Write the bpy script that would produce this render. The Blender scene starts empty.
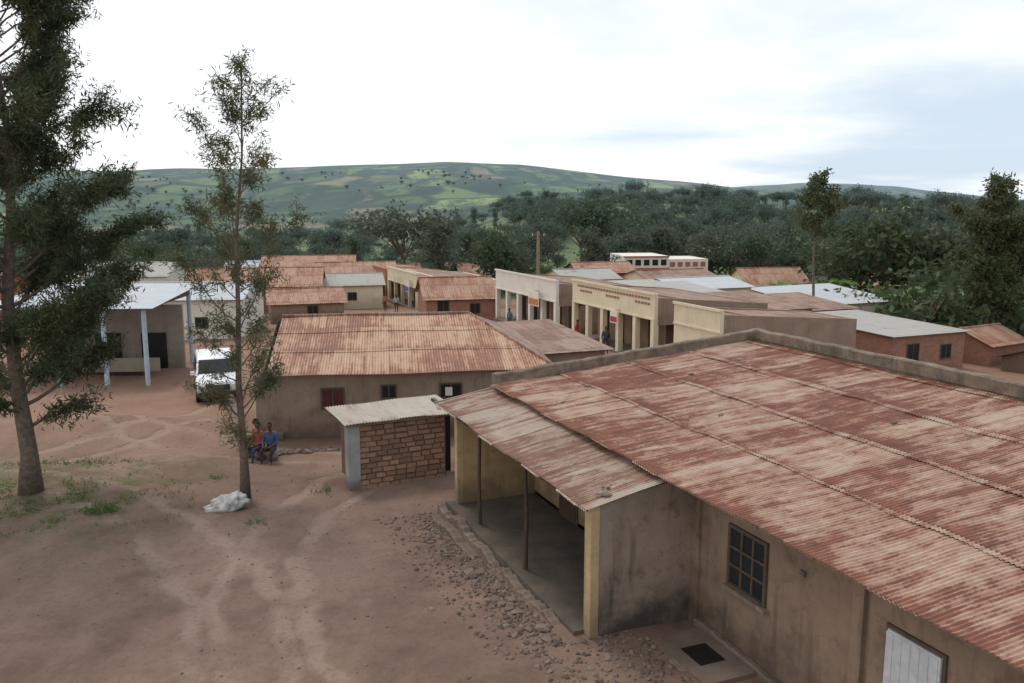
import bpy, bmesh, math, random
import numpy as np
from mathutils import Vector, Matrix, noise
random.seed(7); rng=np.random.default_rng(7)
scn=bpy.context.scene
D=bpy.data
# ---------------------------------------------------------------- camera
H=7.5
cam=D.cameras.new("camera"); co=D.objects.new("camera",cam); scn.collection.objects.link(co)
cam.sensor_width=36; cam.lens=36*850/1024; cam.clip_end=30000; cam.clip_start=.1
co.location=(0,0,H); co.rotation_euler=(math.radians(90)-math.atan(136.5/850),0,0)
scn.camera=co
scn.view_settings.view_transform='Standard'; scn.view_settings.look='None'; scn.view_settings.exposure=0
# ---------------------------------------------------------------- node helpers
class NT:
    def __init__(s,name,rough=.85,spec=.25):
        s.m=D.materials.new(name); s.m.use_nodes=True; s.t=s.m.node_tree; s.n=s.t.nodes; s.l=s.t.links
        s.b=s.n['Principled BSDF']; s.b.inputs['Roughness'].default_value=rough
        s.b.inputs['Specular IOR Level'].default_value=spec
        s.tc=s.n.new('ShaderNodeTexCoord'); s.geo=s.n.new('ShaderNodeNewGeometry')
    def set(s,inp,v):
        if isinstance(v,bpy.types.NodeSocket): s.l.new(v,inp)
        elif isinstance(v,(tuple,list)) and len(v)==3 and inp.type=='RGBA': inp.default_value=(*v,1)
        else: inp.default_value=v
    def math(s,op,a,b=0,c=0,clamp=False):
        n=s.n.new('ShaderNodeMath'); n.operation=op; n.use_clamp=clamp
        s.set(n.inputs[0],a); s.set(n.inputs[1],b); s.set(n.inputs[2],c); return n.outputs[0]
    def mix(s,f,a,b,mode='MIX'):
        n=s.n.new('ShaderNodeMix'); n.data_type='RGBA'; n.blend_type=mode
        s.set(n.inputs[0],f); s.set(n.inputs[6],a); s.set(n.inputs[7],b); return n.outputs[2]
    def mapping(s,vec,scale=(1,1,1),rot=(0,0,0),loc=(0,0,0)):
        n=s.n.new('ShaderNodeMapping'); s.l.new(vec,n.inputs[0]); n.inputs['Scale'].default_value=scale
        n.inputs['Rotation'].default_value=rot; n.inputs['Location'].default_value=loc; return n.outputs[0]
    def noise(s,vec,scale,detail=5,rough=.6,col=False,dist=0):
        n=s.n.new('ShaderNodeTexNoise'); s.l.new(vec,n.inputs['Vector']); n.inputs['Scale'].default_value=scale
        n.inputs['Detail'].default_value=detail; n.inputs['Roughness'].default_value=rough; n.inputs['Distortion'].default_value=dist
        return n.outputs['Color' if col else 'Fac']
    def vor(s,vec,scale,out='Distance',feature='F1',rnd=1):
        n=s.n.new('ShaderNodeTexVoronoi'); s.l.new(vec,n.inputs['Vector']); n.inputs['Scale'].default_value=scale
        n.feature=feature; n.inputs['Randomness'].default_value=rnd; return n.outputs[out]
    def mr(s,v,a,b,c=0,d=1,smooth=False):
        n=s.n.new('ShaderNodeMapRange'); s.set(n.inputs[0],v)
        if smooth: n.interpolation_type='SMOOTHSTEP'
        for i,x in enumerate((a,b,c,d)): n.inputs[i+1].default_value=x
        return n.outputs[0]
    def sep(s,v):
        n=s.n.new('ShaderNodeSeparateXYZ'); s.l.new(v,n.inputs[0]); return n.outputs
    def comb(s,x,y,z=0):
        n=s.n.new('ShaderNodeCombineXYZ'); s.set(n.inputs[0],x); s.set(n.inputs[1],y); s.set(n.inputs[2],z); return n.outputs[0]
    def white(s,v):
        n=s.n.new('ShaderNodeTexWhiteNoise'); s.l.new(v,n.inputs[0]); return n.outputs
    def bump(s,h,strength=.3,dist=.02):
        n=s.n.new('ShaderNodeBump'); s.set(n.inputs['Height'],h); n.inputs['Strength'].default_value=strength
        n.inputs['Distance'].default_value=dist; s.l.new(n.outputs[0],s.b.inputs['Normal'])
    def col(s,c): s.set(s.b.inputs['Base Color'],c); return s.m
HAZE_PAINT=(.225,.305,.35)
def paint_haze(t,c,y0=90,y1=5200,mx=.75):  # aerial haze painted into the base colour, growing with world Y
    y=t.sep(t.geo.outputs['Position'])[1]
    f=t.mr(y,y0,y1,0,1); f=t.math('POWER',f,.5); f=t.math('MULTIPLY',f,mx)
    return t.mix(f,c,HAZE_PAINT)
def wallmat(name,c,c2=None,stain=(.10,.075,.055),z0=0,zh=.9,rough=.9,amt=.7,sc=1.0,streak=.4):
    t=NT(name,rough); o=t.tc.outputs['Object']
    c2=c2 or tuple(x*.72 for x in c)
    n1=t.noise(o,1.1*sc,6,.65); base=t.mix(t.mr(n1,.35,.68),c,c2)
    n3=t.noise(t.mapping(o,(4,4,.4)),1.0,5,.6); base=t.mix(t.math('MULTIPLY',t.mr(n3,.54,.78),streak),base,stain)
    n4=t.noise(o,2.6*sc,7,.75,dist=.6); base=t.mix(t.math('MULTIPLY',t.mr(n4,.53,.66),streak*.6),base,stain)
    n2=t.noise(o,14,4,.7); base=t.mix(t.math('MULTIPLY',t.mr(n2,.5,.8),.25),base,tuple(x*.5 for x in c))
    z=t.sep(o)[2]; zz=t.math('ADD',z,t.math('MULTIPLY',t.math('SUBTRACT',t.noise(o,1.6,6,.65),.5),-2.0*zh))
    f=t.math('MULTIPLY',t.mr(zz,z0,z0+zh,1,0,True),amt)
    base=t.mix(f,base,stain)
    t.bump(t.math('ADD',t.noise(o,30,4),t.math('MULTIPLY',n1,1.5)),.3,.012)
    return t.col(base)
def plain(name,c,rough=.6,var=.25,scale=6,spec=.3,metal=0):
    t=NT(name,rough,spec); n=t.noise(t.tc.outputs['Object'],scale,5)
    t.b.inputs['Metallic'].default_value=metal
    return t.col(t.mix(t.mr(n,.3,.7),tuple(x*(1-var) for x in c),tuple(min(1,x*(1+var)) for x in c)))
def roofmat(name,pale,rust,dark,bias=0.0,sheetx=.8,sheety=2.05,wl=.076,scale=1.0,geo_wave=True):
    """corrugated sheet iron, local X across the corrugations, local Y up the slope"""
    t=NT(name,.6,.3); o=t.tc.outputs['Object']; x,y,z=t.sep(o)
    sx=t.math('FLOOR',t.math('DIVIDE',x,sheetx)); sy=t.math('FLOOR',t.math('DIVIDE',y,sheety))
    r=t.white(t.comb(sx,sy,0))
    fy=t.math('FRACT',t.math('DIVIDE',y,sheety)); fx=t.math('FRACT',t.math('DIVIDE',x,sheetx))
    big=t.noise(o,.30*scale,4,.6)
    ro=t.math('MULTIPLY',r[0],9.0)
    st=t.noise(t.comb(t.math('MULTIPLY',x,3.6),t.math('ADD',t.math('MULTIPLY',y,.45),ro),0),1.0,6,.62)
    mid=t.noise(o,2.3,6,.7,dist=.4)
    fine=t.noise(t.comb(t.math('MULTIPLY',x,13.16),t.math('MULTIPLY',y,2.0),0),1.0,6,.75,dist=.4)
    speck=t.noise(o,16,4,.7)
    ph=t.math('SINE',t.math('MULTIPLY',x,6.2832/wl))
    ph2=t.math('SINE',t.math('MULTIPLY',x,6.2832/(wl*3.1)))
    lap=t.math('MULTIPLY',t.mr(fy,.0,.22,1,0,True),.08)
    s=t.math('MULTIPLY',st,.7)
    s=t.math('ADD',s,t.math('MULTIPLY',t.math('SUBTRACT',mid,.35),.40))
    s=t.math('ADD',s,t.math('MULTIPLY',t.math('SUBTRACT',fine,.5),.38))
    s=t.math('ADD',s,t.math('MULTIPLY',t.math('SUBTRACT',speck,.5),.16))
    s=t.math('ADD',s,t.math('MULTIPLY',ph,.045)); s=t.math('ADD',s,t.math('MULTIPLY',ph2,.02))
    s=t.math('ADD',s,t.math('MULTIPLY',t.math('SUBTRACT',r[0],.5),.16))
    s=t.math('ADD',s,t.math('MULTIPLY',t.math('SUBTRACT',big,.5),.44))
    s=t.math('ADD',s,lap); s=t.math('ADD',s,bias)
    c=t.mix(t.mr(fine,.3,.7),pale,tuple(v*.76 for v in pale))
    c=t.mix(t.mr(t.noise(o,.9,4),.4,.7,0,.6),c,(pale[0]*.86,pale[1]*.72,pale[2]*.58))
    rc=t.mix(t.mr(t.noise(o,3.5,6,.7),.35,.7),rust,dark)
    midc=tuple((a*.42+b*.58) for a,b in zip(pale,rust))
    c=t.mix(t.mr(s,.31,.41,0,1,True),c,midc)
    c=t.mix(t.mr(s,.41,.52,0,1,True),c,rc)
    f2=t.mr(s,.55,.74,0,.75,True); c=t.mix(f2,c,dark)
    seam=t.math('MULTIPLY',t.mr(t.math('ABSOLUTE',t.math('SUBTRACT',fy,.008)),.0,.014,1,0),.65)
    c=t.mix(seam,c,tuple(v*.5 for v in dark))
    sv=t.math('MULTIPLY',t.mr(t.math('ABSOLUTE',t.math('SUBTRACT',fx,.5)),.485,.5,0,1),.35); c=t.mix(sv,c,dark)
    if not geo_wave:
        w=t.math('SINE',t.math('MULTIPLY',x,6.2832/.16)); t.bump(w,.7,.035)
    return t.col(c)
# ---------------------------------------------------------------- mesh builder
class MB:
    def __init__(s): s.v=[]; s.f=[]; s.m=[]; s.mats=[]
    def mi(s,mat):
        if mat not in s.mats: s.mats.append(mat)
        return s.mats.index(mat)
    def poly(s,pts,mat):
        k=len(s.v); s.v+= [tuple(p) for p in pts]; s.f.append(tuple(range(k,k+len(pts)))); s.m.append(s.mi(mat))
    def box(s,x0,x1,y0,y1,z0,z1,mat,z1b=None,rot=None,axis='x'):
        zb=z1 if z1b is None else z1b
        if axis=='x': tz=[z1,zb,zb,z1]
        else: tz=[z1,z1,zb,zb]
        P=[(x0,y0,z0),(x1,y0,z0),(x1,y1,z0),(x0,y1,z0),(x0,y0,tz[0]),(x1,y0,tz[1]),(x1,y1,tz[2]),(x0,y1,tz[3])]
        if rot: P=[tuple(rot@Vector(p)) for p in P]
        k=len(s.v); s.v+=P; i=s.mi(mat)
        for f in ((0,3,2,1),(4,5,6,7),(0,1,5,4),(1,2,6,5),(2,3,7,6),(3,0,4,7)):
            s.f.append(tuple(k+q for q in f)); s.m.append(i)
    def tube(s,pts,rad,mat,n=6,cap=True):
        k=len(s.v); i=s.mi(mat); pts=[Vector(p) for p in pts]
        for j,p in enumerate(pts):
            d=(pts[min(j+1,len(pts)-1)]-pts[max(j-1,0)]).normalized()
            a=d.orthogonal().normalized() if j==0 else (a-d*a.dot(d)).normalized()
            b=d.cross(a)
            for q in range(n):
                an=2*math.pi*q/n; s.v.append(tuple(p+(a*math.cos(an)+b*math.sin(an))*rad[j]))
        for j in range(len(pts)-1):
            for q in range(n):
                s.f.append((k+j*n+q,k+j*n+(q+1)%n,k+(j+1)*n+(q+1)%n,k+(j+1)*n+q)); s.m.append(i)
        if cap:
            s.f.append(tuple(k+(len(pts)-1)*n+q for q in range(n))); s.m.append(i)
            s.f.append(tuple(k+n-1-q for q in range(n))); s.m.append(i)
    def rock(s,c,r,mat,sq=.7):
        t=1.618; V=[(-1,t,0),(1,t,0),(-1,-t,0),(1,-t,0),(0,-1,t),(0,1,t),(0,-1,-t),(0,1,-t),(t,0,-1),(t,0,1),(-t,0,-1),(-t,0,1)]
        F=[(0,11,5),(0,5,1),(0,1,7),(0,7,10),(0,10,11),(1,5,9),(5,11,4),(11,10,2),(10,7,6),(7,1,8),(3,9,4),(3,4,2),(3,2,6),(3,6,8),(3,8,9),(4,9,5),(2,4,11),(6,2,10),(8,6,7),(9,8,1)]
        k=len(s.v); i=s.mi(mat); an=random.random()*6.28; ca,sa=math.cos(an),math.sin(an); ex=random.uniform(.7,1.3)
        for v in V:
            q=r/1.9*random.uniform(.7,1.2); x,y,z=v[0]*q*ex,v[1]*q,v[2]*q*sq
            s.v.append((c[0]+x*ca-y*sa,c[1]+x*sa+y*ca,c[2]+z))
        for f in F: s.f.append(tuple(k+a for a in f)); s.m.append(i)
    def mesh(s,name,smooth=False):
        me=D.meshes.new(name); me.from_pydata(s.v,[],s.f)
        for m in s.mats: me.materials.append(m)
        me.polygons.foreach_set('material_index',s.m)
        if smooth: me.polygons.foreach_set('use_smooth',[True]*len(s.f))
        me.update(); return me
    def obj(s,name,parent=None,loc=(0,0,0),rot=0,smooth=False):
        o=D.objects.new(name,s.mesh(name,smooth)); scn.collection.objects.link(o)
        o.location=loc; o.rotation_euler=(0,0,rot); o.parent=parent; return o
def empty(name,loc=(0,0,0),rot=0):
    e=D.objects.new(name,None); scn.collection.objects.link(e); e.location=loc; e.rotation_euler=(0,0,rot); return e
def corr(name,mat,w,segs,parent,z0,dz,wl=.076,amp=.011,loc=(0,0,0),rot=(0,0,0),sub=8,jag=.03,sheet=.8):
    xs=np.arange(0,w+1e-6,wl/sub); V=[];F=[]
    cos_=np.cos(xs/wl*2*np.pi)*amp
    r=np.random.default_rng(3)
    ns=int(w/sheet)+2
    for ci in range(len(segs)-1):
        y0,y1=segs[ci],segs[ci+1]+(.12 if ci<len(segs)-2 else 0)
        off=r.uniform(-jag,jag,ns)[(xs/sheet).astype(int)]; lift=r.uniform(0,.010,ns)[(xs/sheet).astype(int)]
        ny=6; k=len(V)
        for j in range(ny):
            f=j/(ny-1); y=y0+(y1-y0)*f
            yy=y+ (off if j==0 else 0)
            zz=z0+dz*y+cos_+ (1-f)*.018+lift*(1-f)+.014*np.sin(xs*1.3+y*2)+.008*np.sin(xs*3.7+y*3+ci)
            yy=np.broadcast_to(yy,xs.shape)
            V+=list(zip(xs.tolist(),yy.tolist(),zz.tolist()))
        n=len(xs)
        for j in range(ny-1):
            b=k+j*n
            F+=[(b+i,b+i+1,b+n+i+1,b+n+i) for i in range(n-1)]
    me=D.meshes.new(name); me.from_pydata(V,[],F); me.materials.append(mat)
    me.polygons.foreach_set('use_smooth',[True]*len(F))
    o=D.objects.new(name,me); scn.collection.objects.link(o); o.parent=parent; o.location=loc; o.rotation_euler=rot
    return o
# ---------------------------------------------------------------- world / light
w=D.worlds.new("World"); scn.world=w; w.use_nodes=True; nt=w.node_tree; N=nt.nodes; L=nt.links
bg=N['Background']; sky=N.new('ShaderNodeTexSky'); sky.sky_type='NISHITA'; sky.sun_disc=False
sky.sun_elevation=math.radians(58); sky.sun_rotation=math.radians(-35)
tc=N.new('ShaderNodeTexCoord'); sp=N.new('ShaderNodeSeparateXYZ'); L.new(tc.outputs['Generated'],sp.inputs[0])
def wm(op,a,b,clamp=False):
    n=N.new('ShaderNodeMath'); n.operation=op; n.use_clamp=clamp
    for i,x in enumerate((a,b)):
        if isinstance(x,bpy.types.NodeSocket): L.new(x,n.inputs[i])
        else: n.inputs[i].default_value=x
    return n.outputs[0]
zz=wm('ADD',wm('MAXIMUM',sp.outputs[2],0),.10)
cb=N.new('ShaderNodeCombineXYZ'); L.new(wm('DIVIDE',sp.outputs[0],zz),cb.inputs[0]); L.new(wm('DIVIDE',sp.outputs[1],zz),cb.inputs[1])
no=N.new('ShaderNodeTexNoise'); L.new(cb.outputs[0],no.inputs['Vector']); no.inputs['Scale'].default_value=.5; no.inputs['Detail'].default_value=6; no.inputs['Roughness'].default_value=.52; no.inputs['Distortion'].default_value=.3
f=wm('ADD',no.outputs['Fac'],wm('MULTIPLY',sp.outputs[0],.42))
mr=N.new('ShaderNodeMapRange'); L.new(f,mr.inputs[0]); mr.inputs[1].default_value=.44; mr.inputs[2].default_value=.78; mr.interpolation_type='SMOOTHSTEP'
mc=N.new('ShaderNodeMix'); mc.data_type='RGBA'; L.new(mr.outputs[0],mc.inputs[0]); mc.inputs[6].default_value=(7.5,7.65,7.8,1); mc.inputs[7].default_value=(4.5,5.3,6.15,1)
mx=N.new('ShaderNodeMix'); mx.data_type='RGBA'; mx.inputs[0].default_value=.94; L.new(sky.outputs[0],mx.inputs[6]); L.new(mc.outputs[2],mx.inputs[7])
L.new(mx.outputs[2],bg.inputs[0]); bg.inputs[1].default_value=.15
sl=D.lights.new("sun",'SUN'); sl.energy=1.5; sl.angle=math.radians(14); sl.color=(1,.95,.88)
so=D.objects.new("sun",sl); scn.collection.objects.link(so); so.location=(0,0,50)
el,az=math.radians(58),math.radians(-35)
dirv=Vector((math.sin(az)*math.cos(el),math.cos(az)*math.cos(el),math.sin(el)))
so.rotation_euler=dirv.to_track_quat('Z','Y').to_euler()
# ---------------------------------------------------------------- terrain
def lerp(a,b,t): return a+(b-a)*t
def sst(a,b,x): t=min(1,max(0,(x-a)/(b-a))); return t*t*(3-2*t)
U=[-900,-300,0,90,180,260,330,400,450,520,600,680,740,850,1024,1300,2000]
V1=[162,165,169,171,169,169,166,164,162,165,174,182,188,195,203,205,205]
U2=[-900,300,600,740,800,850,900,960,1024,1300,2000]
V2=[200,200,195,187,183,184,187,194,200,190,190]
TR=[(-19,9,14.2),(-19,9,15.7),(6.5,19,11.2),(6.5,19,12.7),(-2,45,18.5),(-2,45,20.0),(-30,36,17.5),(-30,36,19.1)]
def ht(x,y):
    z=-.04*min(96,max(0,y-14)) - .08*min(16,max(0,x-14))*sst(25,45,y)
    if y<120:
        k=sst(120,80,y) if y>80 else 1
        z+=k*(.10*noise.noise(Vector((x*.35,y*.35,0)))+.16*noise.noise(Vector((x*.11,y*.11,3)))+.05*noise.noise(Vector((x*.9,y*.9,7))))*sst(-4,10,abs(x-1)+max(0,y-10))
        z+=.35*math.exp(-((x+13)**2/18+(y-22)**2/8))+.5*math.exp(-((x+15)**2/40+(y-30)**2/4))
    if y>110:
        u=512+862*x/max(y,1)
        rgt=sst(400,560,u); rr=sst(700,1000,u)
        base=lerp(-17,-6,rgt)
        if y<260: z+=base*sst(110,260,y)
        elif y<750: z+=base+(lerp(0,21,rgt)-lerp(2,9,rr))*sst(320,720,y)
        else:
            zr=z+base+lerp(0,21,rgt)-lerp(2,9,rr); zr=lerp(zr,-14,sst(750,950,y))
            c1=7.5+3000*(205-np.interp(u,U,V1))/866
            c2=7.5+6000*(205-np.interp(u,U2,V2))/866
            t=(y-950)/2050
            if t<=0: z=zr
            elif t<1: z=lerp(-14,c1,t**1.1)+ (26*t*(1-t)*4)*noise.noise(Vector((x*.0016,y*.0016,1)))+16*t*(1-t)*4*noise.noise(Vector((x*.005,y*.005,1)))
            elif y<6000: z=lerp(c1,c2,sst(3000,6000,y))-60*math.sin(math.pi*(y-3000)/3000)
            else: z=c2-.02*(y-6000)
            z+=6*noise.noise(Vector((x*.004,y*.002,9)))*sst(2000,3000,y)
    return float(z)
ys=[-25]
while ys[-1]<9000:
    y=ys[-1]; ys.append(y+max(.4 if 2<y<60 else .9, (y-40)*.022 if y>60 else 0))
ss=np.linspace(-1.5,1.5,351)
V=[];F=[]
for y in ys:
    for s in ss: x=s*(y+45); V.append((x,y,ht(x,y)))
nx=len(ss)
for j in range(len(ys)-1):
    b=j*nx; F+=[(b+i,b+i+1,b+nx+i+1,b+nx+i) for i in range(nx-1)]
t=NT("dirt_and_fields",.95,.15); P=t.geo.outputs['Position']; px,py,pz=t.sep(P)
n1=t.noise(P,.22,7,.62); n2=t.noise(P,.75,9,.70,dist=.3); n3=t.noise(P,9,5,.7); nst=t.noise(t.mapping(P,(.30,.15,1),(0,0,.5)),1,7,.6)
c=t.mix(t.mr(n1,.36,.64),(.165,.105,.080),(.25,.165,.125))
c=t.mix(t.mr(n2,.44,.66,0,.75),c,(.115,.076,.060))
c=t.mix(t.mr(nst,.48,.66,0,.65),c,(.29,.20,.155))
c=t.mix(t.mr(py,22,34,0,.5),c,(.30,.165,.108))
wx=t.noise(P,.35,4,.6); wob=t.math('MULTIPLY',t.math('SUBTRACT',wx,.5),1.6)
tr=None
for (cx,cy,R) in TR:
    dx=t.math('SUBTRACT',px,cx); dy=t.math('SUBTRACT',py,cy)
    d=t.math('SQRT',t.math('ADD',t.math('MULTIPLY',dx,dx),t.math('MULTIPLY',dy,dy)))
    d=t.math('ABSOLUTE',t.math('SUBTRACT',t.math('ADD',d,wob),R)); m=t.mr(d,.08,.34,1,0,True)
    tr=m if tr is None else t.math('MAXIMUM',tr,m)
tr=t.math('MULTIPLY',tr,t.mr(t.noise(P,.4,5,.65),.34,.54)); tr=t.math('MULTIPLY',tr,t.mr(py,40,46,1,0))
c=t.mix(t.math('MULTIPLY',tr,.55),c,(.34,.245,.195))
c=t.mix(t.mr(n3,.5,.8,0,.6),c,(.09,.062,.050))
vd=t.vor(P,13,'Distance'); vc=t.vor(P,13,'Color'); peb=t.math('MULTIPLY',t.mr(vd,.10,.16,1,0),t.mr(t.sep(vc)[0],.86,.9))
c=t.mix(t.math('MULTIPLY',peb,.5),c,(.31,.25,.20))
gx=t.mr(px,-7.5,-11,0,1,True); gy=t.math('MULTIPLY',t.mr(py,17,19.5,0,1,True),t.mr(py,28,24,0,1,True))
gm=t.math('MULTIPLY',t.math('MULTIPLY',gx,gy),t.mr(t.noise(P,1.1,8,.78),.45,.58))
c=t.mix(t.math('MULTIPLY',gm,.7),c,(.085,.10,.035))
gr=t.mix(t.mr(t.noise(P,.03,6,.7),.35,.65),(.06,.095,.03),(.14,.17,.06))
gf=t.mr(t.math('ADD',py,t.math('MULTIPLY',t.noise(P,.06,4),60)),112,150,0,1,True); c=t.mix(gf,c,gr)
mp=t.mapping(P,(.0105,.0042,0),(0,0,.5)); wobc=t.noise(P,.004,3,.5,col=True)
mv=t.n.new('ShaderNodeVectorMath'); mv.operation='MULTIPLY_ADD'; t.l.new(wobc,mv.inputs[0]); mv.inputs[1].default_value=(1.3,1.3,0); t.l.new(mp,mv.inputs[2])
vcol=t.sep(t.vor(mv.outputs[0],1,'Color')); 
fc=t.mix(vcol[0],(.028,.055,.020),(.12,.175,.05)); fc=t.mix(t.mr(vcol[1],.70,.78,0,.85),fc,(.23,.175,.10)); fc=t.mix(t.mr(vcol[2],.78,.84,0,.85),fc,(.24,.30,.10))
ed=t.vor(mv.outputs[0],1,'Distance','DISTANCE_TO_EDGE'); fc=t.mix(t.mr(ed,.05,.13,.9,0),fc,(.014,.03,.012))
dk=t.noise(t.mapping(P,(1,.35,1)),.009,9,.80); fc=t.mix(t.mr(dk,.47,.54,0,.8),fc,(.016,.036,.015))
c=t.mix(t.mr(py,700,950,0,1),c,fc)
hf=t.math('MULTIPLY',t.math('POWER',t.mr(py,90,5200),.6),.52); c=t.mix(hf,c,HAZE_PAINT)  # distance haze painted into the ground colour, no atmosphere volume
hb=t.math('ADD',t.math('ADD',t.math('MULTIPLY',n3,.35),t.math('MULTIPLY',n2,1.5)),t.math('MULTIPLY',peb,.25))
hb=t.math('SUBTRACT',hb,t.math('MULTIPLY',tr,1.0))
t.bump(hb,.8,.09)
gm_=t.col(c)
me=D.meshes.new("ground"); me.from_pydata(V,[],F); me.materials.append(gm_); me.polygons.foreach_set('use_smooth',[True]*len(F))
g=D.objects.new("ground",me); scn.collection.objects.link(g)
# ---------------------------------------------------------------- materials
PALE=(.49,.36,.275); RUST=(.24,.088,.048); DARK=(.125,.050,.035)
m_roof=roofmat("rusty_corrugated_iron",PALE,RUST,DARK,.008)
m_roofp=roofmat("porch_corrugated_iron",(.43,.355,.29),(.24,.12,.08),(.14,.07,.05),-.01)
m_roof2=roofmat("orange_rusty_iron",(.50,.33,.22),(.29,.12,.065),(.16,.07,.045),.01,wl=.1)
m_roofbr=roofmat("brown_iron",(.35,.24,.18),(.23,.105,.065),(.13,.07,.05),.01,geo_wave=False)
m_roofor=roofmat("orange_iron",(.46,.29,.20),(.30,.13,.07),(.2,.08,.05),.02,geo_wave=False)
m_roofgr=roofmat("grey_zinc",(.44,.43,.40),(.31,.28,.24),(.2,.15,.12),-.12,geo_wave=False)
m_roofwh=roofmat("bright_zinc",(.56,.60,.64),(.44,.46,.48),(.36,.33,.30),-.14,geo_wave=False)
m_roofshed=roofmat("shed_zinc",(.45,.41,.36),(.33,.25,.19),(.2,.15,.11),-.02,wl=.09)
m_wall=wallmat("mud_plaster",(.31,.22,.155),(.215,.148,.105),(.075,.052,.040),-.5,2.0,amt=.85,streak=.75)
m_wallend=wallmat("grey_plaster",(.34,.265,.21),(.22,.165,.13),(.045,.037,.03),-.2,1.3,amt=.9,streak=.75)
m_yel=wallmat("ochre_plaster",(.50,.35,.18),(.36,.245,.13),(.12,.085,.06),.1,1.2,streak=.6)
m_yel2=wallmat("yellow_edge",(.54,.40,.22),(.40,.28,.16),(.10,.075,.055),-.2,1.3,streak=.7)
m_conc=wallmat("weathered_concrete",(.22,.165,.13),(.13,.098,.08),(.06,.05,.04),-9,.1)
m_cap=wallmat("mossy_parapet",(.25,.19,.14),(.10,.078,.06),(.04,.034,.028),-9,.1,sc=2.2,streak=.7)
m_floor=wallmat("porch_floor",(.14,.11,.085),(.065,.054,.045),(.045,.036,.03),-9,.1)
m_wood=plain("dark_wood",(.07,.045,.03)); m_woodl=plain("pale_timber",(.25,.18,.12))
m_dark=plain("dark_opening",(.014,.013,.012),.5); m_frame=plain("window_frame",(.10,.075,.055)); 
gt=NT("window_glass",.12,.5); m_glass=gt.col((.02,.025,.03))
m_wdoor=plain("white_door",(.55,.57,.58),.6,.15); m_red=wallmat("dark_red_paint",(.12,.04,.035),zh=.1)
m_house2=wallmat("tan_plaster",(.33,.245,.18),(.25,.18,.13),(.12,.08,.06),-.6,1.2,streak=.6)
m_cream=wallmat("cream_paint",(.72,.63,.45),(.64,.55,.39),(.32,.23,.16),-2.5,1.2,amt=.5,streak=.25)
m_white=wallmat("white_paint",(.74,.70,.61),(.66,.61,.52),(.32,.25,.18),-2.5,1.2,amt=.5,streak=.25)
m_brn=wallmat("brown_wall",(.33,.23,.165),(.24,.17,.12),(.12,.08,.06),-2,1)
m_org=wallmat("orange_wall",(.41,.195,.11),(.33,.155,.09),(.16,.08,.05),-2,1)
m_stall=wallmat("tan_stall_wall",(.36,.31,.25),(.28,.24,.19),(.13,.10,.08),-2,1.6)
def brickmat(name,c1,c2,mortar,sc):
    t=NT(name,.92); o=t.tc.outputs['Object']; x,y,z=t.sep(o)
    n=t.n.new('ShaderNodeTexBrick'); t.l.new(t.comb(t.math('ADD',x,y),z),n.inputs['Vector'])
    n.inputs['Scale'].default_value=sc; n.inputs['Color1'].default_value=(*c1,1); n.inputs['Color2'].default_value=(*c2,1); n.inputs['Mortar'].default_value=(*mortar,1)
    n.inputs['Mortar Size'].default_value=.018; n.inputs['Brick Width'].default_value=.5; n.inputs['Row Height'].default_value=.25; n.inputs['Bias'].default_value=-.1
    c=t.mix(t.mr(t.noise(o,5,5,.7),.35,.75,0,.5),n.outputs['Color'],mortar)
    t.bump(n.outputs['Fac'],-.5,.02); return t.col(c)
m_brickfar=brickmat("fired_brick",(.38,.175,.115),(.27,.12,.08),(.25,.17,.13),1.6)
def brk():
    t=NT("mud_brick",.95); r=t.geo.outputs['Random Per Island']; o=t.tc.outputs['Object']
    c=t.mix(r,(.40,.245,.155),(.20,.12,.08)); c=t.mix(t.mr(t.noise(o,9,5,.7),.4,.75,0,.6),c,(.16,.10,.07)); t.bump(t.noise(o,25,4),.5,.015); return t.col(c)
m_brick=brk(); m_mortar=plain("mud_mortar",(.15,.095,.067),.95)
t=NT("rubble_stone",.92); r_=t.geo.outputs['Random Per Island']; m_stone=t.col(t.mix(r_,(.095,.068,.054),(.22,.165,.132)))
ROT=math.radians(22.5); OX,OY=1.36,13.8
def W(A,B): return (OX-.3827*A+.9239*B, OY+.9239*A+.3827*B)
# ---------------------------------------------------------------- main building
E=empty("long_plastered_building",(OX,OY,0),ROT)
YN=-15
b=MB()
b.box(2.1,2.3,YN,0,-.6,2.86,m_wall)
b.box(2.102,2.3,0.2,8.0,.2,2.84,m_yel)
b.box(9.62,9.82,YN,8.0,-1.2,3.84,m_cap)
b.box(2.3,9.6,YN,YN+.2,-.6,2.86,m_wall,3.5)
b.box(2.03,2.1,-.22,0,-.6,2.8,m_wall); b.box(2.02,2.1,-4.05,-3.85,-.6,2.78,m_wall)
b.box(2.04,2.1,-8.6,-8.4,-.6,2.78,m_wall)
b.obj("walls",E)
def rag(b,p,q,th,zb,h0,h1,mat,n=60,jit=.02):
    p=Vector((*p,0)); q=Vector((*q,0)); d=(q-p).normalized(); nn=Vector((-d.y,d.x,0))*th/2; k=len(b.v); i=b.mi(mat)
    for j in range(n+1):
        f=j/n; c=p.lerp(q,f); z=lerp(h0,h1,f)+noise.noise(c*1.3)*jit*1.8+noise.noise(c*6)*jit; o=nn*(1+.12*noise.noise(c*4+Vector((9,0,0))))
        for (s,zz_) in ((1,zb),(1,z-.03),(.7,z),(-.7,z),(-1,z-.03),(-1,zb)): b.v.append(tuple(c+o*s+Vector((0,0,zz_))))
    for j in range(n):
        for s in range(5): a=k+j*6+s; b.f.append((a,a+1,a+7,a+6)); b.m.append(i)
    b.f.append(tuple(k+s for s in range(6))); b.m.append(i); b.f.append(tuple(k+n*6+5-s for s in range(6))); b.m.append(i)
b=MB(); rag(b,(2.04,YN),(2.04,-.23),.12,-.6,.12,.12,m_conc,120,.04); b.obj("wall_plinth",E)
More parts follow.
